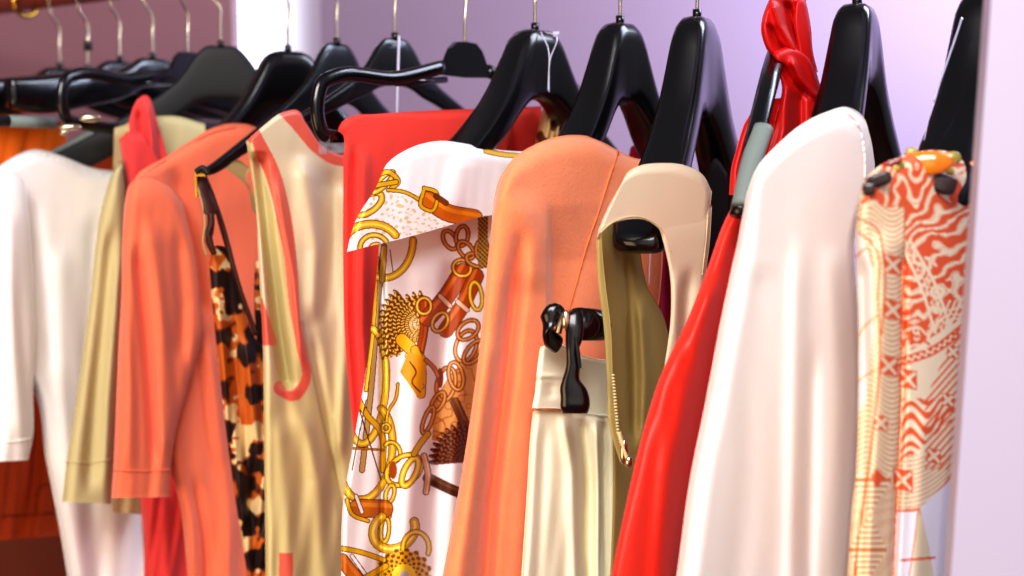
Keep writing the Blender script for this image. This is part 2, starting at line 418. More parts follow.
# ================================================================= GARMENTS
def garment(name, pt, label, cat, group=None): return empty(name, P(*pt), label, cat, group)

# --- rust skirt and orange top at the far left
g = garment('rust_skirt', (20, 380, 1.75), 'rust brown skirt with dark stitched hem behind the white knit cardigan', 'skirt')
sk = cloth('skirt_panel', [[(-60, 150), (130, 150)], [(-60, 300), (130, 300)], [(-60, 450), (80, 450)], [(-60, 541), (0, 540), (40, 537), (90, 533)]], 1.66, M['rust'], g, kx=.0006, T=.02, noise=(.006, 40), rollT=None)
seam(sk, [(-20, 517), (40, 514), (62, 512)], M['stitchdark'], .0012, 'hem_stitching')
seam(sk, [(36, 512), (37, 494), (40, 487), (60, 484)], M['stitchdark'], .0012, 'pocket_stitching')
g = garment('orange_top', (10, 118, 1.7), 'bright orange top hanging at the far left above the white cardigan', 'top')
cloth('top_body', [[(-70, 112), (0, 113), (40, 117), (62, 122)], [(-70, 135), (66, 140)], [(-70, 190), (70, 190)], [(-70, 260), (70, 260)]], 1.60, M['orange'], g, kx=.0008, T=.02, noise=(.004, 30),
      folds=[([(-40, 140), (0, 150), (40, 160)], 60, .0)])
g = garment('clip_bar', (25, 123, 1.55), 'short grey bar with a black tip lying before the orange top', 'hanger bar')
tube('bar', [P(8, 121, 1.47), P(54, 123, 1.52)], .0072, M['grey'], g, smooth_path=False)
tube('bar_tip', [P(-25, 120, 1.44), P(8, 121, 1.47)], .007, M['blackmatte'], g, smooth_path=False)
g = garment('spring_clip', (62, 128, 1.50), 'small steel spring clip beside the rounded black hanger end', 'clip')
v, f = join([ellipsoid(P(70, 127, 1.485), .013, .005, .004, wA), ellipsoid(P(90, 118, 1.50), .013, .005, .005, wA), ellipsoid(P(64, 132, 1.48), .005, .004, .004, wA)])
mesh('clip_jaw', v, f, M['chrome'], g)

# --- white knit cardigan
g = garment('white_cardigan', (50, 150, 1.5), 'white short-sleeved knit cardigan, leftmost large garment on the rail', 'cardigan')
wc = cloth('body', [[(-45, 225), (-15, 180), (8, 160), (34, 149), (62, 156), (90, 167), (124, 172)],
      [(-40, 265), (10, 235), (60, 230), (128, 232)], [(-20, 330), (130, 330)], [(31, 385), (132, 385)], [(46, 460), (138, 460)], [(58, 520), (142, 520)], [(68, 580), (145, 580)], [(82, 720), (155, 720)]],
      1.415, M['white_knit'], g, kx=.0011, T=.05, nu=70, nv=120, noise=(.0015, 60), rollT=(14, .03),
      folds=[([(60, 240), (62, 400), (85, 600)], 10, .007), ([(95, 210), (85, 400), (100, 620)], 9, -.006), ([(118, 190), (112, 560)], 8, .004), ([(30, 190), (46, 300), (52, 380)], 8, -.006)])
seam(wc, [(38, 153), (62, 161), (90, 172), (118, 177)], M['white_knit'], .0016, 'neck_band', lift=0)
wl = cloth('sleeve', [[(-62, 250), (-30, 196), (5, 168), (26, 178)], [(-64, 300), (-20, 285), (34, 290)], [(-60, 360), (35, 350)], [(-56, 400), (33, 392)], [(-54, 440), (33, 436)], [(-52, 464), (28, 460)]],
      1.395, M['white_knit'], g, kx=.0009, T=.05, nu=50, nv=90, rollR=(14, .013), rollT=(34, .018), noise=(.002, 50), folds=[([(10, 200), (14, 350), (20, 450)], 9, .008), ([(2, 210), (0, 460)], 6, -.006)])
seam(wl, [(-40, 444), (0, 443), (31, 439)], M['white_knit'], .0012, 'cuff_seam')

# --- khaki jacket
g = garment('khaki_jacket', (160, 118, 1.6), 'khaki long-sleeved jacket squeezed between white cardigan and salmon cardigan', 'jacket')
cloth('body', [[(114, 128), (150, 117), (175, 116), (205, 124)], [(112, 200), (210, 200)], [(112, 400), (200, 400)], [(113, 512), (160, 516)]], 1.53, M['khaki'], g, kx=.0010, T=.03, noise=(.003, 40), rollL=None)
ks = cloth('sleeve', [[(110, 178), (122, 160)], [(101, 210), (126, 205)], [(90, 300), (124, 300)], [(76, 400), (118, 400)], [(67, 458), (114, 458)], [(62, 502), (111, 504)]], 1.47, M['khaki'], g, kx=.0010, T=.03,
      rollR=(10, .02), folds=[([(112, 220), (95, 400), (88, 500)], 7, -.010), ([(120, 250), (108, 400), (104, 500)], 5, .006)])
seam(ks, [(66, 462), (90, 463), (112, 459)], M['khaki'], .001, 'cuff_seam')

# --- coral scarf-like top
g = garment('coral_camisole', (142, 96, 1.56), 'coral red jersey camisole looped over the grey-tipped hanger arm', 'camisole')
cloth('strap', [[(133, 107), (138, 99), (146, 95), (151, 99)], [(129, 122), (142, 115), (157, 120)], [(131, 140), (163, 141)], [(138, 175), (170, 170)], [(140, 215), (176, 210)]], 1.515, M['coral'], g, kx=.001, T=.03, nu=40, nv=50, rollT=(4, .006),
      rollL=(4, .006), rollR=(4, .006), folds=[([(146, 100), (151, 130), (156, 200)], 3.5, .010, 10), ([(138, 108), (141, 135), (146, 200)], 3, -.012, 10), ([(158, 125), (166, 200)], 3, -.006, 10)])
cloth('body', [[(119, 140), (127, 132), (140, 130)], [(123, 165), (160, 165)], [(126, 190), (170, 190)], [(119, 280), (170, 280)], [(108, 322), (180, 322)], [(109, 370), (180, 370)], [(118, 420), (185, 420)], [(136, 480), (195, 480)], [(143, 530), (198, 530)], [(144, 580), (200, 580)], [(146, 720), (204, 720)]],
      1.49, M['coral'], g, kx=.001, T=.03, noise=(.003, 30), folds=[([(122, 290), (118, 345), (124, 410)], 4, -.01), ([(165, 480), (168, 700)], 6, .008)])

# --- salmon cardigan
g = garment('salmon_cardigan', (230, 122, 1.48), 'salmon pink cardigan with three-quarter sleeve in front of the khaki jacket', 'cardigan')
sc = cloth('body', [[(126, 200), (138, 174), (165, 157), (190, 141), (212, 128), (232, 123), (252, 124), (268, 136)], [(126, 250), (270, 250)], [(130, 330), (270, 330)], [(155, 420), (270, 420)], [(178, 497), (272, 497)], [(188, 580), (276, 580)], [(200, 720), (285, 720)]],
      1.36, M['salmon'], g, kx=.00105, T=.05, nu=80, nv=110, rollT=(12, .025), noise=(.002, 60), folds=[([(206, 330), (226, 470), (232, 700)], 8, .012), ([(193, 470), (206, 560), (210, 700)], 6, -.014), ([(170, 160), (195, 250), (205, 330)], 9, -.012)])
seam(sc, [(133, 182), (160, 163), (188, 145), (210, 133), (235, 127)], M['salmon'], .0012, 'shoulder_seam')
ss = cloth('sleeve', [[(124, 205), (130, 184), (146, 176), (166, 184), (182, 200)], [(122, 245), (150, 235), (194, 250)], [(121, 300), (200, 300)], [(119, 335), (203, 331)], [(117, 380), (191, 380)], [(115, 430), (177, 430)], [(113, 470), (171, 468)], [(111, 498), (170, 497)]],
      1.335, M['salmon'], g, kx=.00095, T=.04, nu=70, nv=110, rollL=(16, .03), rollR=(12, .016), rollT=(24, .02), noise=(.0015, 40),
      folds=[([(136, 240), (146, 330), (156, 470)], 5, -.010), ([(150, 215), (160, 330), (164, 470)], 8, .010), ([(176, 225), (185, 300), (178, 370)], 8, -.008), ([(128, 230), (130, 400), (128, 480)], 7, .006)])
seam(ss, [(114, 470), (140, 471), (171, 470)], M['salmon'], .0011, 'cuff_seam')

# --- leopard print top
def pnoise(x, y, seed, s):
    r = np.random.RandomState(seed); g = r.rand(64, 64); x = x/s; y = y/s; xi = np.floor(x).astype(int); yi = np.floor(y).astype(int)
    fx = x-xi; fy = y-yi; fx = fx*fx*(3-2*fx); fy = fy*fy*(3-2*fy); q = lambda a, b: g[(xi+a) % 64, (yi+b) % 64]
    return (q(0, 0)*(1-fx)+q(1, 0)*fx)*(1-fy)+(q(0, 1)*(1-fx)+q(1, 1)*fx)*fy
C = lambda *c: np.array(srgb(c)[:3])
def paint_leo(X, Z):
    wx = 14*pnoise(X, Z, 5, 14); n1 = pnoise(X*1.2+wx, Z*.8, 3, 15)+.5*pnoise(X, Z, 4, 6); n2 = pnoise(X*1.2+40, Z*.7+wx, 8, 14)+.5*pnoise(X, Z, 9, 6)
    c = np.ones((len(X), 3))*C(196, 98, 28)
    c = np.where((n2 > .92)[:, None], C(236, 206, 150), c)
    c = np.where(((n1 > .80))[:, None], C(34, 14, 10), c)
    c = np.where(((n1 > .72) & (n1 < .80))[:, None], C(120, 50, 16), c)
    return c
g = garment('leopard_top', (205, 190, 1.34), 'leopard print camisole in orange, cream and black hanging by brown straps', 'top')
cloth('body', [[(209, 262), (214, 246), (222, 246), (230, 268), (246, 318), (262, 345), (285, 350)], [(212, 300), (230, 300), (262, 360), (290, 370)], [(217, 350), (290, 400)], [(226, 430), (290, 440)], [(237, 510), (292, 510)], [(248, 580), (295, 580)], [(262, 720), (300, 720)]],
      1.325, M['leo'], g, kx=.0011, T=.02, nu=140, nv=420, paint=paint_leo, noise=(.003, 24), rollL=(8, .02), folds=[([(228, 300), (250, 480), (262, 700)], 6, -.012), ([(246, 330), (262, 480)], 5, .01)])
cloth('back_edge', [[(255, 262), (262, 258), (285, 260)], [(254, 300), (285, 300)], [(258, 360), (288, 360)], [(258, 420), (288, 420)]], 1.39, M['leo'], g, kx=.001, T=.015, nu=60, nv=160, paint=paint_leo, rollL=(5, .01))
tube('strap', [P(201, 172, 1.328), P(203, 190, 1.325), P(209, 205, 1.322), P(211, 222, 1.32), P(209, 240, 1.32), P(214, 254, 1.322)], [.006, .007, .008, .0085, .008, .006], M['brownstrap'], g, flat=.45)
tube('strap', [P(205, 176, 1.34), P(214, 200, 1.34), P(226, 240, 1.345), P(240, 290, 1.35), P(256, 335, 1.36)], [.004, .006, .007, .006, .005], M['brownstrap'], g, flat=.4)
tube('strap_loop', [P(197, 168, 1.325), P(197, 184, 1.32), P(203, 205, 1.318), P(205, 225, 1.318), P(203, 243, 1.32), P(207, 256, 1.322)], .0012, M['satin_in'], g)
g = garment('hanger_clip', (196, 178, 1.32), 'small brass hanger clip gripping the strap of the leopard top', 'clip')
v, f = join([box(P(196.5, 184, 1.318), .0022, .006, .026, (1, 0, 0)), box(P(201, 175, 1.316), .010, .006, .003, (1, 0, 0))])
mesh('clip_plate', v, f, M['brass'], g, smooth=False)
tube('clip_spring', [P(196, 172, 1.312), P(203, 168, 1.312), P(208, 174, 1.312)], .003, M['blackmatte'], g)

# --- beige satin dress with coral trim
def segd(X, Z, path):
    """distance to polyline and position along it"""
    best = np.full(X.shape, 1e9); pos = np.zeros(X.shape); side = np.zeros(X.shape); acc = 0
    p = np.asarray(path, float)
    for a, b in zip(p[:-1], p[1:]):
        d = b-a; L = np.hypot(*d)+1e-9; t = np.clip(((X-a[0])*d[0]+(Z-a[1])*d[1])/L**2, 0, 1)
        q = np.hypot(X-a[0]-t*d[0], Z-a[1]-t*d[1]); k = q < best
        pos = np.where(k, acc+t*L, pos); side = np.where(k, ((X-a[0])*d[1]-(Z-a[1])*d[0])/L, side); best = np.where(k, q, best); acc += L
    return best, pos, side
def inpoly(X, Z, poly):
    r = np.zeros(X.shape, bool); p = poly
    for i in range(len(p)):
        (x1, y1), (x2, y2) = p[i], p[i-1]
        c = ((y1 > Z) != (y2 > Z)) & (X < (x2-x1)*(Z-y1)/((y2-y1) if y2 != y1 else 1e-9)+x1); r ^= c
    return r
def paint_satin(X, Z):
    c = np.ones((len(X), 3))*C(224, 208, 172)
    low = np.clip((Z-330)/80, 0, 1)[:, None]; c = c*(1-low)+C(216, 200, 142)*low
    coral = C(228, 104, 84); lin = C(204, 188, 132)
    arm = herm([(240, 150), (255, 200), (262, 250), (270, 320), (280, 378), (289, 392), (301, 380), (297, 350), (290, 310), (283, 250), (272, 205), (252, 142)], 60)
    trim = herm([(254, 136), (272, 172), (284, 220), (290, 270), (293, 320), (300, 355), (303, 380), (293, 394), (281, 388)], 50)
    d, _, _ = segd(X, Z, trim); c = np.where((d < 7.5)[:, None], coral, c)
    c = np.where((inpoly(X, Z, [tuple(q) for q in arm]))[:, None], lin, c)
    c = np.where(((X < 277) & (Z > 298) & (Z < 345) & (X < 262+(Z-298)*.35))[:, None], coral, c)
    nk = herm([(286, 108), (304, 128), (320, 146), (336, 156), (350, 158)], 30)
    d, _, _ = segd(X, Z, nk); c = np.where((d < 9)[:, None], coral, c)
    c = np.where(((X > 279) & (X < 293) & (Z > 553))[:, None], coral, c)
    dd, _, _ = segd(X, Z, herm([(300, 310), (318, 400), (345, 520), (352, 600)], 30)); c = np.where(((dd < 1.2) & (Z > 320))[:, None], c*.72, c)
    return c
g = garment('satin_dress', (268, 120, 1.32), 'sleeveless beige satin dress with coral bound armhole and neckline', 'dress')
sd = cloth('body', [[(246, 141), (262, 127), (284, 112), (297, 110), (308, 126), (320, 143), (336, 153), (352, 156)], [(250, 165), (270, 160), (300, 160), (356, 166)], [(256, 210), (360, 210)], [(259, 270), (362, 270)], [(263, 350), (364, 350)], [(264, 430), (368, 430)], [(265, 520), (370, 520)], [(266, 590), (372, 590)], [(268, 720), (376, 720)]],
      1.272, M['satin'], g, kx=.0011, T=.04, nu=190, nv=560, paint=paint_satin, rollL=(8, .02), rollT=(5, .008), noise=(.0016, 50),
      folds=[([(258, 150), (268, 240), (279, 330), (289, 392)], 7, -.022, 12), ([(276, 170), (294, 280), (303, 375)], 4, .007), ([(300, 150), (318, 250), (316, 330)], 12, .013), ([(330, 160), (332, 240), (322, 330)], 9, -.012), ([(298, 400), (318, 480), (330, 700)], 9, .010), ([(345, 180), (345, 360), (338, 470)], 7, .010), ([(280, 410), (290, 560), (292, 700)], 9, .008), ([(312, 330), (345, 520), (352, 700)], 5, -.008)])
cloth('back_facing', [[(222, 165), (238, 160), (250, 168)], [(230, 172), (246, 178)], [(246, 182), (256, 200)], [(252, 210), (262, 220)]], 1.36, M['satin_in'], g, kx=.001, T=.006, nu=16, nv=16, rollL=None, rollT=None)
tag(bpy.data.objects['back_facing'], 'plain beige strip of back facing')
o = garment('tag_holder', (325, 147, 1.23), 'small clear plastic tag holder under the rounded hanger end', 'tag')
v, f = join([box(P(325, 141, 1.24), .010, .004, .012), box(P(323, 150, 1.238), .008, .003, .008), box(P(335, 148, 1.242), .020, .001, .010)])
mesh('holder', v, f, M['clear'], o, smooth=False)

# --- coral red trousers over the bar
g = garment('coral_trousers', (430, 110, 1.33), 'coral red crepe trousers folded over the thin trouser hanger', 'trousers')
cloth('front_leg', [[(337, 131), (343, 121), (352, 116), (375, 114), (440, 110), (500, 108), (541, 106)], [(342, 134), (352, 125), (440, 122), (543, 118)], [(343, 160), (543, 150)], [(343, 250), (546, 250)], [(345, 340), (540, 340)], [(352, 420), (530, 420)], [(362, 500), (520, 500)], [(372, 600), (510, 600)]],
      1.228, M['redwool'], g, kx=.00085, T=.03, nu=90, nv=110, rollT=(5, .01), rollL=(6, .012), noise=(.002, 60), folds=[([(354, 140), (353, 330), (362, 460)], 4, -.012), ([(364, 140), (362, 330), (368, 460)], 6, .010)],
      steps=[([(507, 90), (509, 300)], 3, .018, 5)])
# --- spotted scarf glimpsed behind
g = garment('spotted_scarf', (560, 95, 1.40), 'cream and brown spotted scarf glimpsed behind the hanger of the chain print blouse', 'scarf')
def paint_sp(X, Z):
    n = pnoise(X*1.3, Z, 12, 8)+.4*pnoise(X, Z, 5, 3)
    c = np.ones((len(X), 3))*C(214, 186, 130); c = np.where((n > .80)[:, None], C(96, 48, 20), c); c = np.where(((n > .72) & (n < .8))[:, None], C(200, 130, 50), c); return c
cloth('scarf_fold', [[(548, 92), (560, 84), (575, 82), (586, 98)], [(540, 120), (588, 110)], [(535, 150), (590, 150)], [(535, 190), (590, 190)]], 1.37, M['leo'], g, kx=.0007, T=.02, nu=110, nv=160, paint=paint_sp, noise=(.004, 14))
g = garment('magenta_top', (650, 152, 1.42), 'magenta top glimpsed behind the peach coat and halter collar', 'top')
cloth('top_body', [[(628, 160), (632, 146), (650, 158), (672, 162)], [(625, 200), (690, 200)], [(625, 330), (690, 330)], [(625, 420), (690, 420)]], 1.34, M['magenta'], g, kx=.0006, T=.02, noise=(.004, 20))
thread([(650, 240, 1.20), (650, 262, 1.20), (649, 285, 1.20)], 'pale thread hanging inside the halter collar opening', .0007)

# --- chain print silk blouse
GOLD, GOLDD, OUT, BR, BRL = C(226, 176, 14), C(182, 120, 8), C(96, 44, 8), C(176, 72, 14), C(222, 120, 44)
def painter(X, Z, base):
    c = np.ones((len(X), 3))*base
    def put(mask, col):
        nonlocal c
        c = np.where(mask[:, None], col, c)
    def stroke(path, w, col=GOLD, ol=OUT, hi=None, n=30, ow=.9):
        p = herm(path, n); d, pos, sd = segd(X, Z, p)
        put(d < w/2+ow, ol); put(d < w/2, col)
        if hi is not None: put((d < w/2) & (sd > w*.12), hi)
    def ring(cx, cy, rx, ry, w, rot=0, col=GOLD, hi=C(250, 226, 90), a0=0, a1=360):
        a = np.radians(np.linspace(a0, a1, 40)); r = math.radians(rot)
        p = np.stack([cx+rx*np.cos(a)*math.cos(r)-ry*np.sin(a)*math.sin(r), cy+rx*np.cos(a)*math.sin(r)+ry*np.sin(a)*math.cos(r)], 1)
        d, pos, sd = segd(X, Z, p); put(d < w/2+.9, OUT); put(d < w/2, col); put(d < w*.18, hi)
    def belt(path, w, col=BR, hi=BRL):
        p = herm(path, 20); d, pos, sd = segd(X, Z, p); put(d < w/2+1, OUT); put(d < w/2, col); put((d < w/2) & (sd > w*.08) & (sd < w*.34), hi)
    def fan(cx, cy, R, a0, a1, n=13, dark=False):
        dx, dz = X-cx, Z-cy; r = np.hypot(dx, dz); a = np.degrees(np.arctan2(dz, dx)) % 360
        a0 %= 360; rel = (a-a0) % 360; span = (a1-a0) % 360; t = rel/span; k = (t < 1)
        edge = R*(.86+.14*np.abs(np.sin(t*n*math.pi)))
        mk = k & (r < edge); put(mk, C(120, 62, 10) if not dark else C(70, 30, 14))
        s = np.sin(t*n*math.pi*2+np.sin(r*1.1)*1.2); put(mk & (s > .1), C(222, 160, 26) if not dark else C(120, 50, 22))
        put(mk & (s > .72), C(250, 222, 120) if not dark else C(160, 84, 40))
        put(mk & (np.sin(r*1.5+t*7) > .80), C(90, 44, 10) if not dark else C(44, 16, 10))
    return c, put, stroke, ring, belt, fan, (lambda: c)
WH = C(250, 246, 246)
def paint_blouse(X, Z):
    _, put, stroke, ring, belt, fan, get = painter(X, Z, WH)
    # dim patterned panel on the right
    pan = inpoly(X, Z, [(452, 372), (500, 330), (500, 460), (432, 440), (434, 400)])
    put(pan, C(214, 150, 84)); nz = pnoise(X, Z, 21, 7); put(pan & (nz > .56) & (nz < .68), C(176, 100, 34))
    # left strip bands
    stroke([(384, 246), (378, 300), (372, 380), (362, 470)], 4.5, C(196, 160, 90), OUT)
    stroke([(377, 258), (373, 330), (366, 390)], 3, GOLD, OUT)
    ring(366, 386, 20, 58, 6, 4); stroke([(356, 395), (367, 415), (380, 430), (383, 470)], 5, GOLD)
    # wheel quarter near the collar
    ring(384, 240, 29, 38, 6, 0, a0=0, a1=120); stroke([(390, 250), (393, 272)], 1, OUT, OUT, ow=0); stroke([(384, 248), (382, 280)], 5, C(206, 170, 80), OUT)
    # big wheel lower left
    ring(366, 452, 26, 48, 6.5, 8, a0=-70, a1=150); stroke([(350, 448), (384, 450)], 1.6, GOLDD, OUT, ow=.5); stroke([(358, 405), (381, 480)], 1, OUT, OUT, ow=.2)
    stroke([(366, 400), (352, 470)], 1, OUT, OUT, ow=.2)
    # fringe fan
    fan(425, 338, 48, 150, 268, 14); fan(420, 322, 42, 120, 235, 13)
    belt([(424, 300), (424, 330), (420, 352)], 7); 
    stroke([(402, 340), (412, 350), (421, 362)], 12, C(240, 178, 20), OUT); stroke([(415, 350), (421, 366), (421, 394)], 8, C(232, 168, 20), OUT); stroke([(408, 356), (416, 370), (421, 386)], 5, C(250, 216, 60), OUT)
    put(inpoly(X, Z, [(400, 372), (408, 352), (428, 358), (424, 380), (420, 400)]), C(222, 152, 18)); stroke([(410, 362), (416, 372), (412, 382), (420, 392)], 1.6, OUT, OUT, ow=0)
    # belts
    belt([(428, 318), (444, 300), (462, 272)], 16); stroke([(440, 296), (450, 306)], 4, C(240, 200, 170), OUT, n=4)
    belt([(446, 330), (462, 306), (476, 276)], 14); stroke([(458, 302), (467, 310)], 4, C(240, 200, 170), OUT, n=4)
    ring(462, 268, 9, 8, 3, 20, C(206, 130, 40)); ring(424, 306, 7, 8, 3, 0, C(206, 130, 40)); ring(440, 322, 7, 10, 3, 30, C(206, 140, 40))
    ring(476, 296, 6, 14, 3, -8); 
    # chain from the collar to the right
    for i, (x, z, a) in enumerate([(450, 240, 60), (462, 236, 100), (466, 250, 50), (476, 260, 20), (482, 250, 90)]): ring(x, z, 10, 6, 3, a, C(186, 104, 34), C(226, 170, 96))
    rope = (np.abs(X-483) < 5) & (Z > 205) & (Z < 268); put(rope, C(150, 110, 40)); put(rope & (np.sin((X+Z)*1.4) > .1), C(70, 40, 14)); put(rope & (np.sin((X-Z)*1.4) > .6), C(220, 180, 90))
    # right hand chain
    for x, z, rx, ry, a in [(466, 346, 10, 16, 20), (468, 330, 12, 8, -40), (446, 384, 9, 17, 12), (456, 376, 7, 14, -12), (438, 402, 11, 5, -60), (428, 420, 14, 4, -70), (474, 352, 14, 7, -50)]: ring(x, z, rx, ry, 3, a, C(186, 104, 34), C(226, 170, 96))
    put((np.hypot((X-440)/3.5, (Z-378)/10) < 1), C(150, 50, 16)); stroke([(426, 360), (434, 368), (438, 376)], 3, C(206, 120, 50))
    belt([(455, 402), (463, 420), (470, 436)], 8, C(110, 60, 26), C(150, 90, 50))
    fan(470, 462, 42, 175, 285, 12, True); belt([(428, 478), (448, 488), (462, 494)], 9, C(80, 40, 20), C(120, 70, 40))
    # anchor links
    stroke([(398, 384), (396, 398), (388, 412), (386, 428)], 2, GOLD); ring(386, 428, 4, 4, 2)
    ring(392, 452, 8, 10, 3, -20, a0=-120, a1=100); ring(404, 470, 19, 13, 4, -35); ring(410, 472, 6, 15, 5, 25); put(np.hypot((X-393)/4, (Z-470)/9) < 1, C(170, 80, 20))
    stroke([(414, 454), (420, 444), (428, 434)], 5, GOLD); belt([(424, 456), (428, 474), (426, 492)], 5, C(226, 170, 120), C(250, 220, 180))
    ring(390, 494, 4, 9, 3, 15); ring(386, 512, 3.5, 7, 3, -10); ring(385, 530, 4, 12, 3, 5)
    # buckle belt lower left
    belt([(358, 508), (384, 509)], 17, C(190, 104, 20), C(222, 140, 40)); stroke([(347, 500), (352, 514), (368, 521)], 3, GOLD); stroke([(356, 496), (362, 512)], 3, WH, OUT)
    # horseshoe & rosette at the hem
    ring(394, 530, 18, 22, 8, 60, GOLD, C(255, 240, 120), -80, 170); ring(416, 548, 13, 16, 4, 0, a0=170, a1=380)
    r = np.hypot(X-404, Z-576); a = np.arctan2(Z-576, X-404); mk = r < 27+2*np.sin(a*16); put(mk, C(120, 66, 10)); put(mk & (np.sin(a*16)*np.sin(r*.9) > -.1), C(232, 178, 20)); put(mk & (r < 12), C(250, 222, 60)); put((r < 5), C(206, 206, 210))
    stroke([(340, 548), (360, 552), (384, 560)], 4, GOLD); belt([(342, 560), (358, 580)], 12, C(200, 110, 20)); stroke([(352, 556), (372, 584)], 3, WH, OUT); stroke([(362, 580), (386, 566)], 5, GOLD)
    # repeats further down, out of the photograph
    for k in (1,): ring(390, 650, 20, 26, 7)
    return get()
def paint_cuff(X, Z):
    _, put, stroke, ring, belt, fan, get = painter(X, Z, WH)
    zone = inpoly(X, Z, [(356, 214), (384, 184), (420, 196), (446, 226), (400, 240), (350, 240)])
    gx = (X+.35*Z)/8.5; gz = (Z-.3*X)/7; ox = (np.floor(gz) % 2)*.5; jx = pnoise(X, Z, 41, 9)-.5; fx = (gx+ox+jx*.9) % 1-.5; fz = (gz+pnoise(X, Z, 42, 8)*.9) % 1-.5
    put(zone & (np.hypot(fx*1.3+.25*fz, fz) < .30), C(226, 206, 150))
    ring(371, 246, 28, 22, 7, 0, a0=180, a1=330); ring(374, 248, 14, 13, 4, 0, a0=170, a1=360); ring(376, 250, 6, 6, 3)
    ring(368, 204, 16, 8, 5, -35); ring(383, 182, 14, 4, 4, -45); stroke([(376, 176), (388, 172), (398, 182), (392, 188)], 4, GOLD); stroke([(372, 186), (396, 182)], 4, GOLD)
    stroke([(388, 190), (404, 192), (420, 200)], 2.5, GOLD)
    belt([(428, 200), (446, 212), (474, 218)], 16, C(206, 104, 14), C(232, 140, 30)); stroke([(424, 190), (421, 206), (432, 211), (436, 192), (424, 188)], 3, GOLD, n=20); belt([(436, 196), (446, 203)], 4, C(120, 50, 14), C(120, 50, 14))
    stroke([(486, 151), (500, 154), (520, 156)], 4, GOLD)
    return get()
g = garment('silk_blouse', (440, 145, 1.2), 'white silk blouse printed with gold chains, belts and tassels', 'blouse')
cloth('body', [[(381, 215), (400, 212), (440, 205), (500, 190)], [(379, 245), (505, 235)], [(374, 300), (503, 290)], [(366, 370), (498, 370)], [(354, 440), (490, 440)], [(343, 505), (485, 505)], [(341, 580), (475, 580)], [(338, 700), (470, 700)]],
      1.165, M['silk'], g, kx=.00095, T=.04, nu=300, nv=900, paint=paint_blouse, rollL=(6, .014), rollT=None, noise=(.0012, 60),
      folds=[([(425, 300), (412, 420), (402, 600)], 14, .014), ([(382, 250), (383, 420), (378, 690)], 2.6, -.010), ([(455, 250), (440, 380), (432, 600)], 9, -.012), ([(465, 330), (458, 420), (450, 600)], 8, .006), ([(420, 250), (425, 300)], 16, .004)])
cf = cloth('turned_cuff', [[(377, 188), (386, 165), (408, 149), (438, 141), (468, 144), (500, 150), (532, 152)], [(368, 200), (380, 185), (420, 168), (470, 168), (530, 170)], [(356, 220), (375, 208), (420, 198), (470, 192), (522, 190)], [(350, 238), (370, 228), (420, 215), (460, 208), (515, 203)], [(347, 252), (366, 247), (400, 239), (440, 228), (480, 217), (512, 212)]],
      1.12, M['silk'], g, kx=.0010, T=.045, nu=300, nv=240, paint=paint_cuff, rollL=(10, .02), rollT=(14, .02), noise=(.0003, 40), folds=[([(470, 150), (450, 220)], 14, .004, 20)])

# --- peach wool coat
g = garment('peach_coat', (590, 137, 1.18), 'peach orange wool coat with rounded shoulder, between silk blouse and cream trousers', 'coat')
pc = cloth('coat_body', [[(493, 205), (499, 180), (512, 160), (538, 143), (568, 135), (592, 137), (612, 147), (632, 157), (660, 161)], [(491, 230), (515, 195), (560, 175), (610, 178), (662, 190)], [(487, 270), (662, 270)], [(481, 335), (655, 335)], [(470, 420), (640, 420)], [(457, 500), (630, 500)], [(442, 580), (622, 580)], [(424, 700), (610, 700)]],
      1.065, M['peach'], g, kx=.00105, T=.06, nu=130, nv=170, rollL=(24, .03), rollT=(22, .035), noise=(.0012, 90),
      folds=[([(524, 215), (514, 300), (502, 400), (490, 500), (478, 690)], 9, -.027, 80), ([(520, 185), (530, 240), (527, 300)], 16, .010), ([(488, 330), (478, 430), (462, 560), (450, 690)], 11, .008)],
      steps=[([(545, 205), (546, 240), (546, 360), (535, 500), (520, 700)], 6, .020, 55, 60)])
seam(pc, [(618, 152), (610, 175), (599, 210), (587, 245), (577, 280), (568, 312)], M['peachseam'], .0011, 'armhole_seam')

# --- cream trousers on clip
g = garment('cream_trousers', (575, 345, 1.07), 'cream twill trousers hanging from a black clip in front of the peach coat', 'trousers')
cloth('waistband', [[(540, 347), (548, 345), (562, 346), (570, 352), (590, 358), (616, 362)], [(537, 370), (564, 368), (616, 378)], [(535, 392), (566, 392), (618, 396)], [(532, 408), (565, 409), (590, 414), (620, 417)]], 1.07, M['cream'], g, kx=.0009, T=.02, nu=80, nv=40,
      rollL=(6, .012), rollT=(3, .004), steps=[([(563, 335), (569, 350), (567, 370), (569, 420)], 4, .022, 2)], folds=[([(540, 372), (545, 380)], 20, .004, 5), ([(550, 380), (551, 402)], 6, -.003, 8)])
cloth('trouser_leg', [[(533, 410), (565, 411), (590, 415), (622, 418)], [(530, 440), (622, 450)], [(527, 490), (620, 490)], [(521, 580), (620, 580)], [(512, 700), (618, 700)]], 1.073, M['cream'], g, kx=.0009, T=.03, nu=80, nv=90,
      rollL=(8, .02), rollT=(3, .004), noise=(.0012, 50), folds=[([(562, 410), (572, 470), (577, 690)], 6, .010, 20), ([(583, 412), (590, 480), (590, 690)], 5, -.012, 20), ([(604, 412), (606, 690)], 5, -.012, 20), ([(597, 415), (598, 480), (599, 690)], 4, .008, 20), ([(545, 415), (541, 520), (532, 690)], 6, -.004)])
g = garment('clip_hanger', (600, 325, 1.09), 'black bar hanger with a chunky spring clip gripping the cream trousers', 'hanger')
YC = 1.045
tube('bar', [P(578, 324, YC+.005), P(600, 325, YC+.055), P(616, 325, YC+.12)], .0125, M['black'], g, flat=1.1, smooth_path=False, seg=16)
tube('clip_back_jaw', [P(558, 345, YC+.02), P(549, 335, YC+.01), P(549, 320, YC+.005), P(555, 312, YC+.005), P(561, 316, YC+.005)], [.004, .0045, .004, .004, .003], M['black'], g, flat=2)
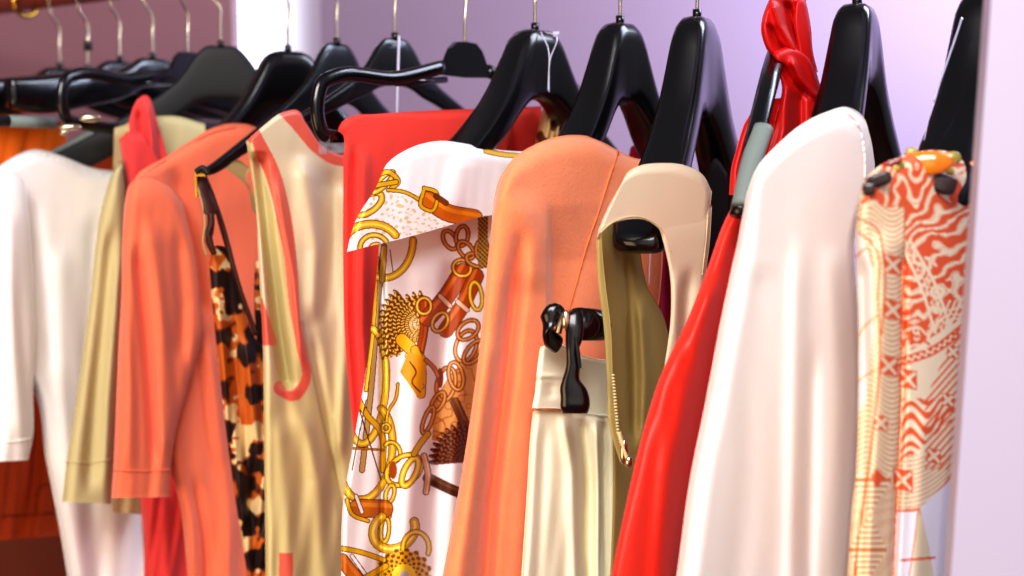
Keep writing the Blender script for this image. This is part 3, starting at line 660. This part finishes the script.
tube('clip_spring', [P(558, 333, YC), P(561, 322, YC), P(565, 315, YC), P(570, 322, YC)], .003, M['chrome'], g)
def profloft(name, sec, m, parent, th=.009):
    V = []; K = 16
    sec = herm(sec, 40)
    for x, z, hw, Yv in sec:
        for k in range(K):
            an = 2*math.pi*k/K; cc, s = math.cos(an), math.sin(an); e = .6
            cx = x+hw*math.copysign(abs(cc)**e, cc); V.append(P(cx, z, Yv-th/2*math.copysign(abs(s)**e, s)))
    n = len(sec); Fc = [(i*K+k, i*K+(k+1) % K, (i+1)*K+(k+1) % K, (i+1)*K+k) for i in range(n-1) for k in range(K)]+[tuple(range(K-1, -1, -1)), tuple((n-1)*K+k for k in range(K))]
    return mesh(name, V, Fc, m, parent)
profloft('clip_jaw', [(577, 310, 5, YC-.004), (575, 314, 8, YC-.006), (575, 324, 9, YC-.009), (574, 340, 8.5, YC-.011), (572, 352, 6, YC-.012), (573, 366, 7, YC-.012), (571, 380, 9, YC-.012), (573, 388, 13, YC-.012), (575, 398, 14.5, YC-.012), (575, 408, 14.5, YC-.012), (575, 413.5, 12.5, YC-.010)], M['black'], g, .012)
profloft('clip_rib', [(576, 337, 1.6, YC-.019), (578, 352, 2, YC-.0195), (580, 368, 1.6, YC-.019)], M['blackmatte'], g, .006)
v, f = ellipsoid(P(566, 320, YC-.012), .004, .003, .008, (1, 0, 0)); mesh('clip_rivet', v, f, M['chrome'], g)

# --- beige halter top
g = garment('halter_top', (665, 165, 1.1), 'beige halter top whose wide collar loops over a black hanger', 'top')
cloth('inner_lining', [[(599, 224), (618, 220), (640, 224)], [(599, 240), (620, 240), (640, 244)], [(600, 275), (618, 275), (646, 282)], [(605, 325), (664, 318)], [(609, 380), (674, 380)], [(612, 430), (672, 430)], [(613, 480), (660, 480)], [(610, 580), (640, 580)], [(606, 700), (640, 700)]], 1.075, M['halter_in'], g, kx=.0012, T=.008, nu=50, nv=110,
      rollL=(4, .006), rollT=None, folds=[([(622, 240), (632, 330), (636, 450)], 7, -.010), ([(640, 290), (645, 380), (640, 460)], 6, .010)])
hp = cloth('side_panel', [[(655, 215), (680, 210), (712, 205)], [(664, 245), (710, 240)], [(670, 275), (706, 275)], [(671, 310), (705, 310)], [(664, 370), (703, 370)], [(655, 430), (700, 430)], [(645, 520), (700, 520)]], 1.0444, M['halter'], g, kx=.0009, T=.012, nu=50, nv=90, rollL=(4, .006), rollT=(34, .007), rollR=(6, .012),
      folds=[([(690, 262), (684, 330), (676, 420)], 7, -.008), ([(677, 262), (677, 400)], 5, .004)])
hc = cloth('collar', [[(621, 184), (628, 172), (642, 165), (660, 163), (684, 165), (702, 174), (712, 191)], [(609, 206), (622, 192), (655, 182), (692, 190), (710, 212)], [(600, 226), (612, 212), (645, 204), (680, 212), (709, 234)], [(596.5, 240), (602, 229), (620, 221), (645, 220), (657, 227), (667, 246), (671, 262), (690, 264), (708, 252)]],
      1.015, M['halter'], g, kx=.0009, T=.010, nu=90, nv=60, rollL=(7, .012), rollT=(12, .02), rollR=(6, .012))
cloth('left_edge', [[(596.5, 237), (601, 237)], [(598, 280), (605, 280)], [(604, 330), (611, 330)], [(607, 380), (613, 380)], [(610, 430), (618, 432)], [(620, 462), (628, 464)]], 1.055, M['khaki2'], g, kx=.0005, T=.008, nu=8, nv=90, rollL=(3, .004), rollT=None)
seam(hc, [(600, 233), (610, 224), (640, 217), (662, 230), (671, 252)], M['stitch'], .0006, 'edge_stitching')
seam(hp, [(708, 212), (706, 240), (702, 275)], M['stitch'], .0006, 'side_stitching')
zt = [P(613+.28*i+(i > 18)*(i-18)*.5, 375+3.2*i, 1.048) for i in range(29)]
v, f = join([ellipsoid(p, .0016, .0012, .0009, (1, 0, 0), n=6) for p in zt]); mesh('zip_teeth', v, f, M['stitch'], g)
v, f = join([ellipsoid(P(624, 452, 1.045), .004, .003, .011, (1, 0, 0), n=10), ellipsoid(P(629, 462, 1.043), .0035, .0025, .005, (1, 0, 0), n=10)])
zp = mesh('zip_pull', v, f, M['chrome'], g); tag(zp, 'small metal zip pull')
tube('zip_tab', [P(619, 432, 1.046), P(623, 445, 1.045), P(627, 458, 1.044)], .0035, M['stitch'], g, flat=.5)

# --- red satin garment
g = garment('red_satin_dress', (745, 188, 1.03), 'bright red satin dress sweeping down between halter top and white blouse', 'dress')
cloth('dress_body', [[(738, 196), (742, 189), (760, 182), (800, 170)], [(724, 222), (770, 220), (815, 215)], [(706, 272), (812, 268)], [(688, 318), (805, 318)], [(661, 375), (790, 375)], [(641, 440), (775, 440)], [(625, 510), (760, 510)], [(611, 580), (745, 580)], [(596, 700), (720, 700)]],
      1.005, M['redsatin'], g, kx=.0010, T=.04, nu=90, nv=120, rollL=(16, .03), rollT=(5, .01), noise=(.0012, 60), folds=[([(715, 270), (690, 370), (668, 470), (650, 690)], 11, .009), ([(740, 220), (715, 350), (690, 480), (670, 690)], 8, -.008)])
# its hanger: narrow arm with grey grip
g = empty('clothes_hanger', P(776, 52, 1.10), 'narrow black hanger arm with ribbed grey grip rising from the red satin dress', 'hanger', HG)
tube('hanger_arm', [P(790, 30, 1.17), P(778, 52, 1.12), P(768, 85, 1.06), P(757, 130, 1.02), P(745, 185, .99), P(738, 216, .98)], [.009, .009, .0085, .008, .0075, .007], M['black'], g, flat=.8, seg=14)
o = tube('grip_strip', [P(763, 128, 1.016), P(752, 160, .998), P(741, 205, .975)], [.0085, .0085, .0075], M['grey'], g, flat=.8, seg=12); tag(o, 'ribbed grey rubber grip')
tube('hook', [P(790, 34, 1.17), P(791, 0, 1.165), P(790, -30, 1.162), railpt(787)+np.array([.0, -.016, 0]), railpt(787)+np.array([0, 0, .017]), railpt(787)+np.array([0, .016, 0])], .0017, M['chrome'], g)
# knotted sash
g = garment('silk_scarf', (785, 10, 1.12), 'deep red silk scarf knotted around the hanger of the red dress', 'scarf')
cloth('upper_loop', [[(770, -2), (778, -14), (792, -10)], [(764, 12), (780, 2), (800, 14)], [(761, 30), (780, 24), (806, 40)], [(766, 48), (788, 44), (812, 66)], [(771, 55), (790, 58), (816, 82)]], 1.085, M['sash'], g, kx=.0008, T=.02, nu=50, nv=50, rollL=(6, .02), rollR=(6, .015), rollT=(5, .02),
      folds=[([(772, 0), (780, 25), (800, 60)], 4, .010, 8), ([(768, 22), (776, 40), (788, 56)], 3, -.010, 8), ([(786, 0), (795, 30), (806, 60)], 4, -.012, 8)])
cloth('right_loop', [[(795, 2), (800, -6), (806, 0)], [(794, 25), (811, 28)], [(798, 50), (813, 52)], [(800, 70), (818, 72)]], 1.10, M['sash'], g, kx=.0008, T=.02, nu=20, nv=30, rollL=(4, .01), rollR=(4, .01))
cloth('tail', [[(772, 52), (790, 46), (812, 58)], [(778, 70), (800, 72), (820, 84)], [(782, 90), (824, 94)], [(776, 112), (830, 108)], [(768, 140), (830, 130)], [(758, 175), (820, 170)], [(750, 215), (800, 210)]], 1.075, M['sash'], g, kx=.0008, T=.02, nu=60, nv=60, rollL=(6, .015), rollR=(8, .02),
      folds=[([(778, 60), (790, 80), (812, 100)], 5, -.012, 10), ([(790, 55), (802, 80), (822, 104)], 4, .010, 10), ([(786, 80), (785, 130), (775, 170)], 6, .010, 10), ([(800, 90), (800, 130), (790, 180)], 5, -.010, 10)])
cloth('left_fold', [[(752, 112), (762, 101), (782, 98)], [(744, 125), (775, 122)], [(737, 147), (772, 145)], [(731, 170), (765, 170)], [(729, 195), (760, 195)]], 1.06, M['sash'], g, kx=.0008, T=.02, nu=30, nv=40, rollL=(8, .02), folds=[([(762, 110), (750, 140), (742, 180)], 5, -.008, 10)])

# --- white crepe blouse
g = garment('white_blouse', (850, 108, 1.0), 'long-sleeved white crepe blouse, broad and pale, left of the print dress', 'blouse')
wb = cloth('body', [[(741, 222), (748, 190), (758, 166), (778, 144), (802, 124), (826, 112), (848, 107), (861, 114), (870, 136), (875, 164)], [(738, 240), (760, 195), (810, 160), (855, 165), (871, 188)], [(731, 272), (854, 245)], [(721, 320), (859, 320)], [(706, 400), (862, 400)], [(690, 480), (858, 480)], [(676, 580), (849, 580)], [(655, 700), (835, 700)]],
      .89, M['white'], g, kx=.00085, T=.07, nu=140, nv=180, rollL=(26, .05), rollT=(26, .035), rollR=(8, .015), noise=(.0006, 90),
      folds=[([(798, 230), (795, 400), (789, 690)], 9, .007, 60), ([(813, 330), (811, 430), (806, 690)], 8, -.007, 60), ([(760, 260), (748, 420), (728, 690)], 16, -.003), ([(832, 240), (838, 400), (830, 690)], 12, .004)])
seam(wb, [(834, 112), (848, 114), (858, 126), (864, 150), (865, 178)], M['white'], .0010, 'neck_seam')

# --- print dress
OR = C(238, 104, 62); CR = C(250, 232, 196)
def paint_print(X, Z):
    c = np.ones((len(X), 3))*CR
    def put(mask, col):
        nonlocal c
        c = np.where(mask[:, None], col, c)
    def line(path, w, col=OR, wav=0, wl=8, n=30):
        d, pos, sd = segd(X, Z, herm(path, n)); put(np.abs(sd-wav*np.sin(pos/wl*6.28)) + (d > w+wav+3)*99 < w/2, col)
    seamx = np.interp(Z, [190, 300, 420, 576], [905, 903, 900, 892])
    left = X < seamx
    # top orange area with cream leaves
    edge = 355-(X-903)*.62
    top = (~left & (Z < edge)) | (Z < 208)
    put(top, OR)
    nx = pnoise(X, Z, 31, 17)*2.2+.5*pnoise(X, Z, 32, 7); tt = (X*.62+Z*.78)/15.5+nx
    put(top & (np.sin(tt*6.28) > .12), CR); put(top & (np.sin(tt*6.28) > .55) & (np.sin(tt*6.28) < .70), OR); put(top & (Z > 300) & (X > 945) & (np.sin(X*1.1+Z*.5) > .2), CR)
    stem = [(915, 215), (935, 255), (945, 300)]
    line([(904, 250), (922, 290), (934, 328)], 3, CR); line([(912, 244), (934, 282), (950, 326)], 3, CR)
    line([(908, 247), (928, 286), (942, 326)], 2.6, CR, 3, 9)
    # border band
    line([(900, 362), (930, 352), (975, 318)], 9, OR); line([(900, 362), (930, 352), (975, 318)], 2.5, CR, 1.6, 7)
    for k in range(4): line([(905, 322+k*9), (918, 318+k*9), (926, 326+k*8)], 2.2, CR if k % 2 else OR)
    # middle swirls
    mid = (~left) & (Z > 372) & (Z < 462) & (X > seamx+2) & (X < 955)
    w = Z+8*np.sin(X/6.5)+.35*(X-900)+6*np.sin(Z/15)
    put(mid & (np.sin(w/9.5*6.28) > .05) & (Z > 398) & (Z-.0*X < 462-(X-905)*.9), OR)
    put((~left) & (Z > 330) & (X > 925) & (np.sin((X*.75+Z*.66)/5.5*6.28) > .45) & (Z < 470) & (X+Z*.45 > 1105), OR)
    # concentric hem band
    hb = (~left) & (Z > 455) & (Z < 512-np.maximum(0, (X-915))*.9)
    put(hb & (np.sin((Z+.012*(X-905)**2)/4.6*6.28) > .72), C(224, 150, 92))
    line([(895, 511), (920, 508), (940, 490), (962, 458)], 2, OR)
    put((~left) & (Z > 512-np.maximum(0, (X-915))*.9), C(248, 242, 246))
    line([(918, 512), (914, 545), (905, 600)], 1.6, C(226, 150, 80)); line([(920, 512), (930, 560), (932, 600)], 1.6, C(226, 150, 80)); put((~left) & (Z > 515) & (X > 912+(576-Z)*.1) & (X < 922+(Z-515)*.2), C(240, 222, 184)); line([(906, 560), (930, 558)], 2.5, OR)
    put((X > 945+(576-Z)*.07) & (Z > 470), C(214, 150, 96))
    # left band: wavy contour lines
    lb = left & (Z > 205)
    v = Z+7*np.sin(X/8.)+.0*X; put(lb & (np.sin(v/5.2*6.28) > .60), C(226, 146, 84))
    lr = lb & (Z > 475); put(lr, CR); q = np.maximum(np.abs(X-(872-(Z-480)*.06))*1.0, np.abs(((Z-480) % 70)-35)*.55); put(lr & (np.sin(q/3.0*6.28) > .45), C(216, 128, 72))
    line([(858, 232), (874, 245), (878, 300), (880, 350), (872, 440), (856, 560), (850, 640)], 2.0, C(214, 104, 56)); line([(853, 216), (876, 228), (884, 262), (882, 330)], 2.0, C(214, 104, 56))
    line([(905, 205), (903, 300), (900, 420), (892, 600)], 1.5, C(206, 120, 70))
    far = (X < np.interp(Z, [215, 260, 330, 400, 440], [850, 872, 874, 866, 845])) & (Z > 228)
    put(far, C(232, 222, 214)); line([(853, 345), (866, 325), (874, 318)], 1.6, C(224, 150, 70)); line([(853, 260), (868, 248), (872, 262)], 2, C(220, 130, 60));  line([(852, 392), (862, 378), (872, 372)], 1.6, C(224, 150, 70))
    # X motifs
    for x, z, r in [(893, 265, 9), (893, 310, 9), (889, 366, 9), (908, 379, 9), (881, 423, 7), (903, 480, 10), (953, 352, 6), (934, 456, 7), (948, 400, 6)]:
        bx = (np.abs(X-x) < r) & (np.abs(Z-z-(X-x)*.2) < r*1.05); put(bx, OR)
        dx, dz = X-x, Z-z-(X-x)*.2; put(bx & (np.minimum(np.abs(dx-dz), np.abs(dx+dz)) < 2.3) & (np.hypot(dx, dz) < r*1.15), CR)
    put((np.abs(X-876)+np.abs(Z-478)*.7-(X-876)*.3 < 7), OR)
    return c
g = garment('print_dress', (930, 152, .93), 'orange and cream tribal print dress with beaded shoulder beside the white panel', 'dress')
pd = cloth('body', [[(857, 214), (860, 193), (868, 176), (884, 163), (906, 155), (932, 150), (956, 154), (973, 170), (979, 195)], [(856, 232), (875, 205), (905, 190), (945, 188), (979, 215)], [(856, 262), (978, 255)], [(858, 320), (973, 320)], [(858, 400), (965, 400)], [(856, 470), (958, 470)], [(851, 520), (953, 520)], [(847, 580), (947, 580)], [(840, 700), (936, 700)]],
      .845, M['printm'], g, kx=.0008, T=.05, nu=240, nv=780, paint=paint_print, rollL=(14, .03), rollT=(18, .03), rollR=(14, .03), noise=(.0006, 60),
      folds=[([(884, 225), (885, 300), (880, 420), (868, 560), (860, 690)], 12, .014), ([(903, 240), (902, 400), (894, 560), (885, 690)], 4, -.012), ([(862, 250), (866, 400), (856, 690)], 6, -.010), ([(925, 400), (920, 520), (910, 690)], 8, .006)])
def bead(px, py, rx, rz, m, name='bead', pw=1., ry=None, label=None, rot=0):
    c = onsurf(pd, [(px, py)], None, .002)[0]; v, f = ellipsoid((0, 0, 0), rx, ry or min(rx, rz)*.55, rz, (1, -.25, 0), n=16, power=pw)
    a = math.radians(rot); R = np.array([[math.cos(a), 0, math.sin(a)], [0, 1, 0], [-math.sin(a), 0, math.cos(a)]])
    v = [R@q+c for q in v]
    o = mesh(name, v, f, m, g)
    if label: tag(o, label)
bead(929, 163, .0165, .0085, M['amber'], label='large oval amber bead', rot=-3)
bead(972, 183, .0052, .0165, M['amber'], label='tall oval amber bead at the shoulder edge')
bead(940, 183, .0115, .0072, M['blackbead'], pw=.55, label='dark faceted square bead', rot=18)
bead(879, 180, .0085, .0050, M['blackbead'], pw=.6, label='dark faceted bead', rot=-25)
bead(869, 189, .0045, .0045, M['blackbead'], pw=.7, label='small dark bead', rot=0)
bead(973, 224, .0045, .0110, M['blackbead'], pw=.6, label='tall dark bead at the shoulder edge')
bead(891, 165, .0085, .0030, M['redbead'], label='slim garnet bead', rot=-32)
for x, z, r in [(912, 153, .005), (953, 158, .0058), (949, 171, .0035), (900, 165, .0035), (896, 168, .0025)]: bead(x, z, r, r*.85, M['greenbead'], label='small olive bead')
# dark garment sliver between dress and panel
g = garment('black_garment', (975, 200, .98), 'black garment showing as a dark sliver between print dress and white panel', 'dress')
cloth('garment_body', [[(945, 205), (965, 190), (1010, 180)], [(940, 320), (1010, 320)], [(930, 450), (1000, 450)], [(920, 580), (990, 580)], [(910, 700), (985, 700)]], .985, M['darkcloth'], g, kx=.0006, T=.02)
# dark sheet standing in for the far arm of the halter hanger
g = garment('far_arm_stand_in', (720, 150, 1.3), 'dark sheet standing in for a far hanger arm between halter collar and red silk scarf', 'top')
cloth('top_body', [[(700, 185), (708, 168), (716, 158), (727, 172)], [(690, 200), (728, 200)], [(690, 300), (715, 300)], [(690, 420), (712, 420)]], 1.22, M['darkcloth'], g, kx=.0006, T=.02)

# ================================================================= LIGHT
def area(name, loc, target, size, power, col):
    l = bpy.data.lights.new(name, 'AREA'); l.shape = 'RECTANGLE'; l.size, l.size_y = size; l.energy = power; l.color = col
    o = bpy.data.objects.new(name, l); COL.objects.link(o); o.location = loc
    o.rotation_euler = (Vector(target)-Vector(loc)).to_track_quat('-Z', 'Y').to_euler(); return o
area('key_light', (-.35, -.6, 2.6), (0, 1.2, 1.35), (1.3, .9), 57, (1, .96, .96))
area('front_light', (.3, -1.0, 1.5), (0, 1.2, 1.3), (1.4, 1.4), 5, (1, .90, .80))
area('cool_light', (1.1, 1.5, 2.4), (.1, 1.3, 1.5), (.5, .7), 15, (.76, .82, 1))
area('wall_light', (.95, 1.65, 1.95), (.95, 2.27, 1.55), (.5, .4), 24, (.62, .72, 1))
area('warm_light', (-.9, .1, .95), (-.1, 1.3, 1.0), (.8, .8), 8, (1, .68, .38))
w = bpy.data.worlds.new('World'); bpy.context.scene.world = w; w.use_nodes = True
w.node_tree.nodes['Background'].inputs['Color'].default_value = (.80, .78, .9, 1)
w.node_tree.nodes['Background'].inputs['Strength'].default_value = .22

# ================================================================= CAMERA
cd = bpy.data.cameras.new('Camera'); cam = bpy.data.objects.new('Camera', cd); COL.objects.link(cam)
cd.sensor_width = 36; cd.lens = 36*F/1024; cam.location = CAM.tolist(); cam.rotation_euler = (math.pi/2-TILT, 0, 0)
cd.clip_start = .05; cd.dof.use_dof = True; cd.dof.focus_distance = 1.12; cd.dof.aperture_fstop = 3.6
bpy.context.scene.camera = cam
vs = bpy.context.scene.view_settings
vs.view_transform = 'Standard'; vs.look = 'Medium High Contrast'; vs.exposure = 0.0
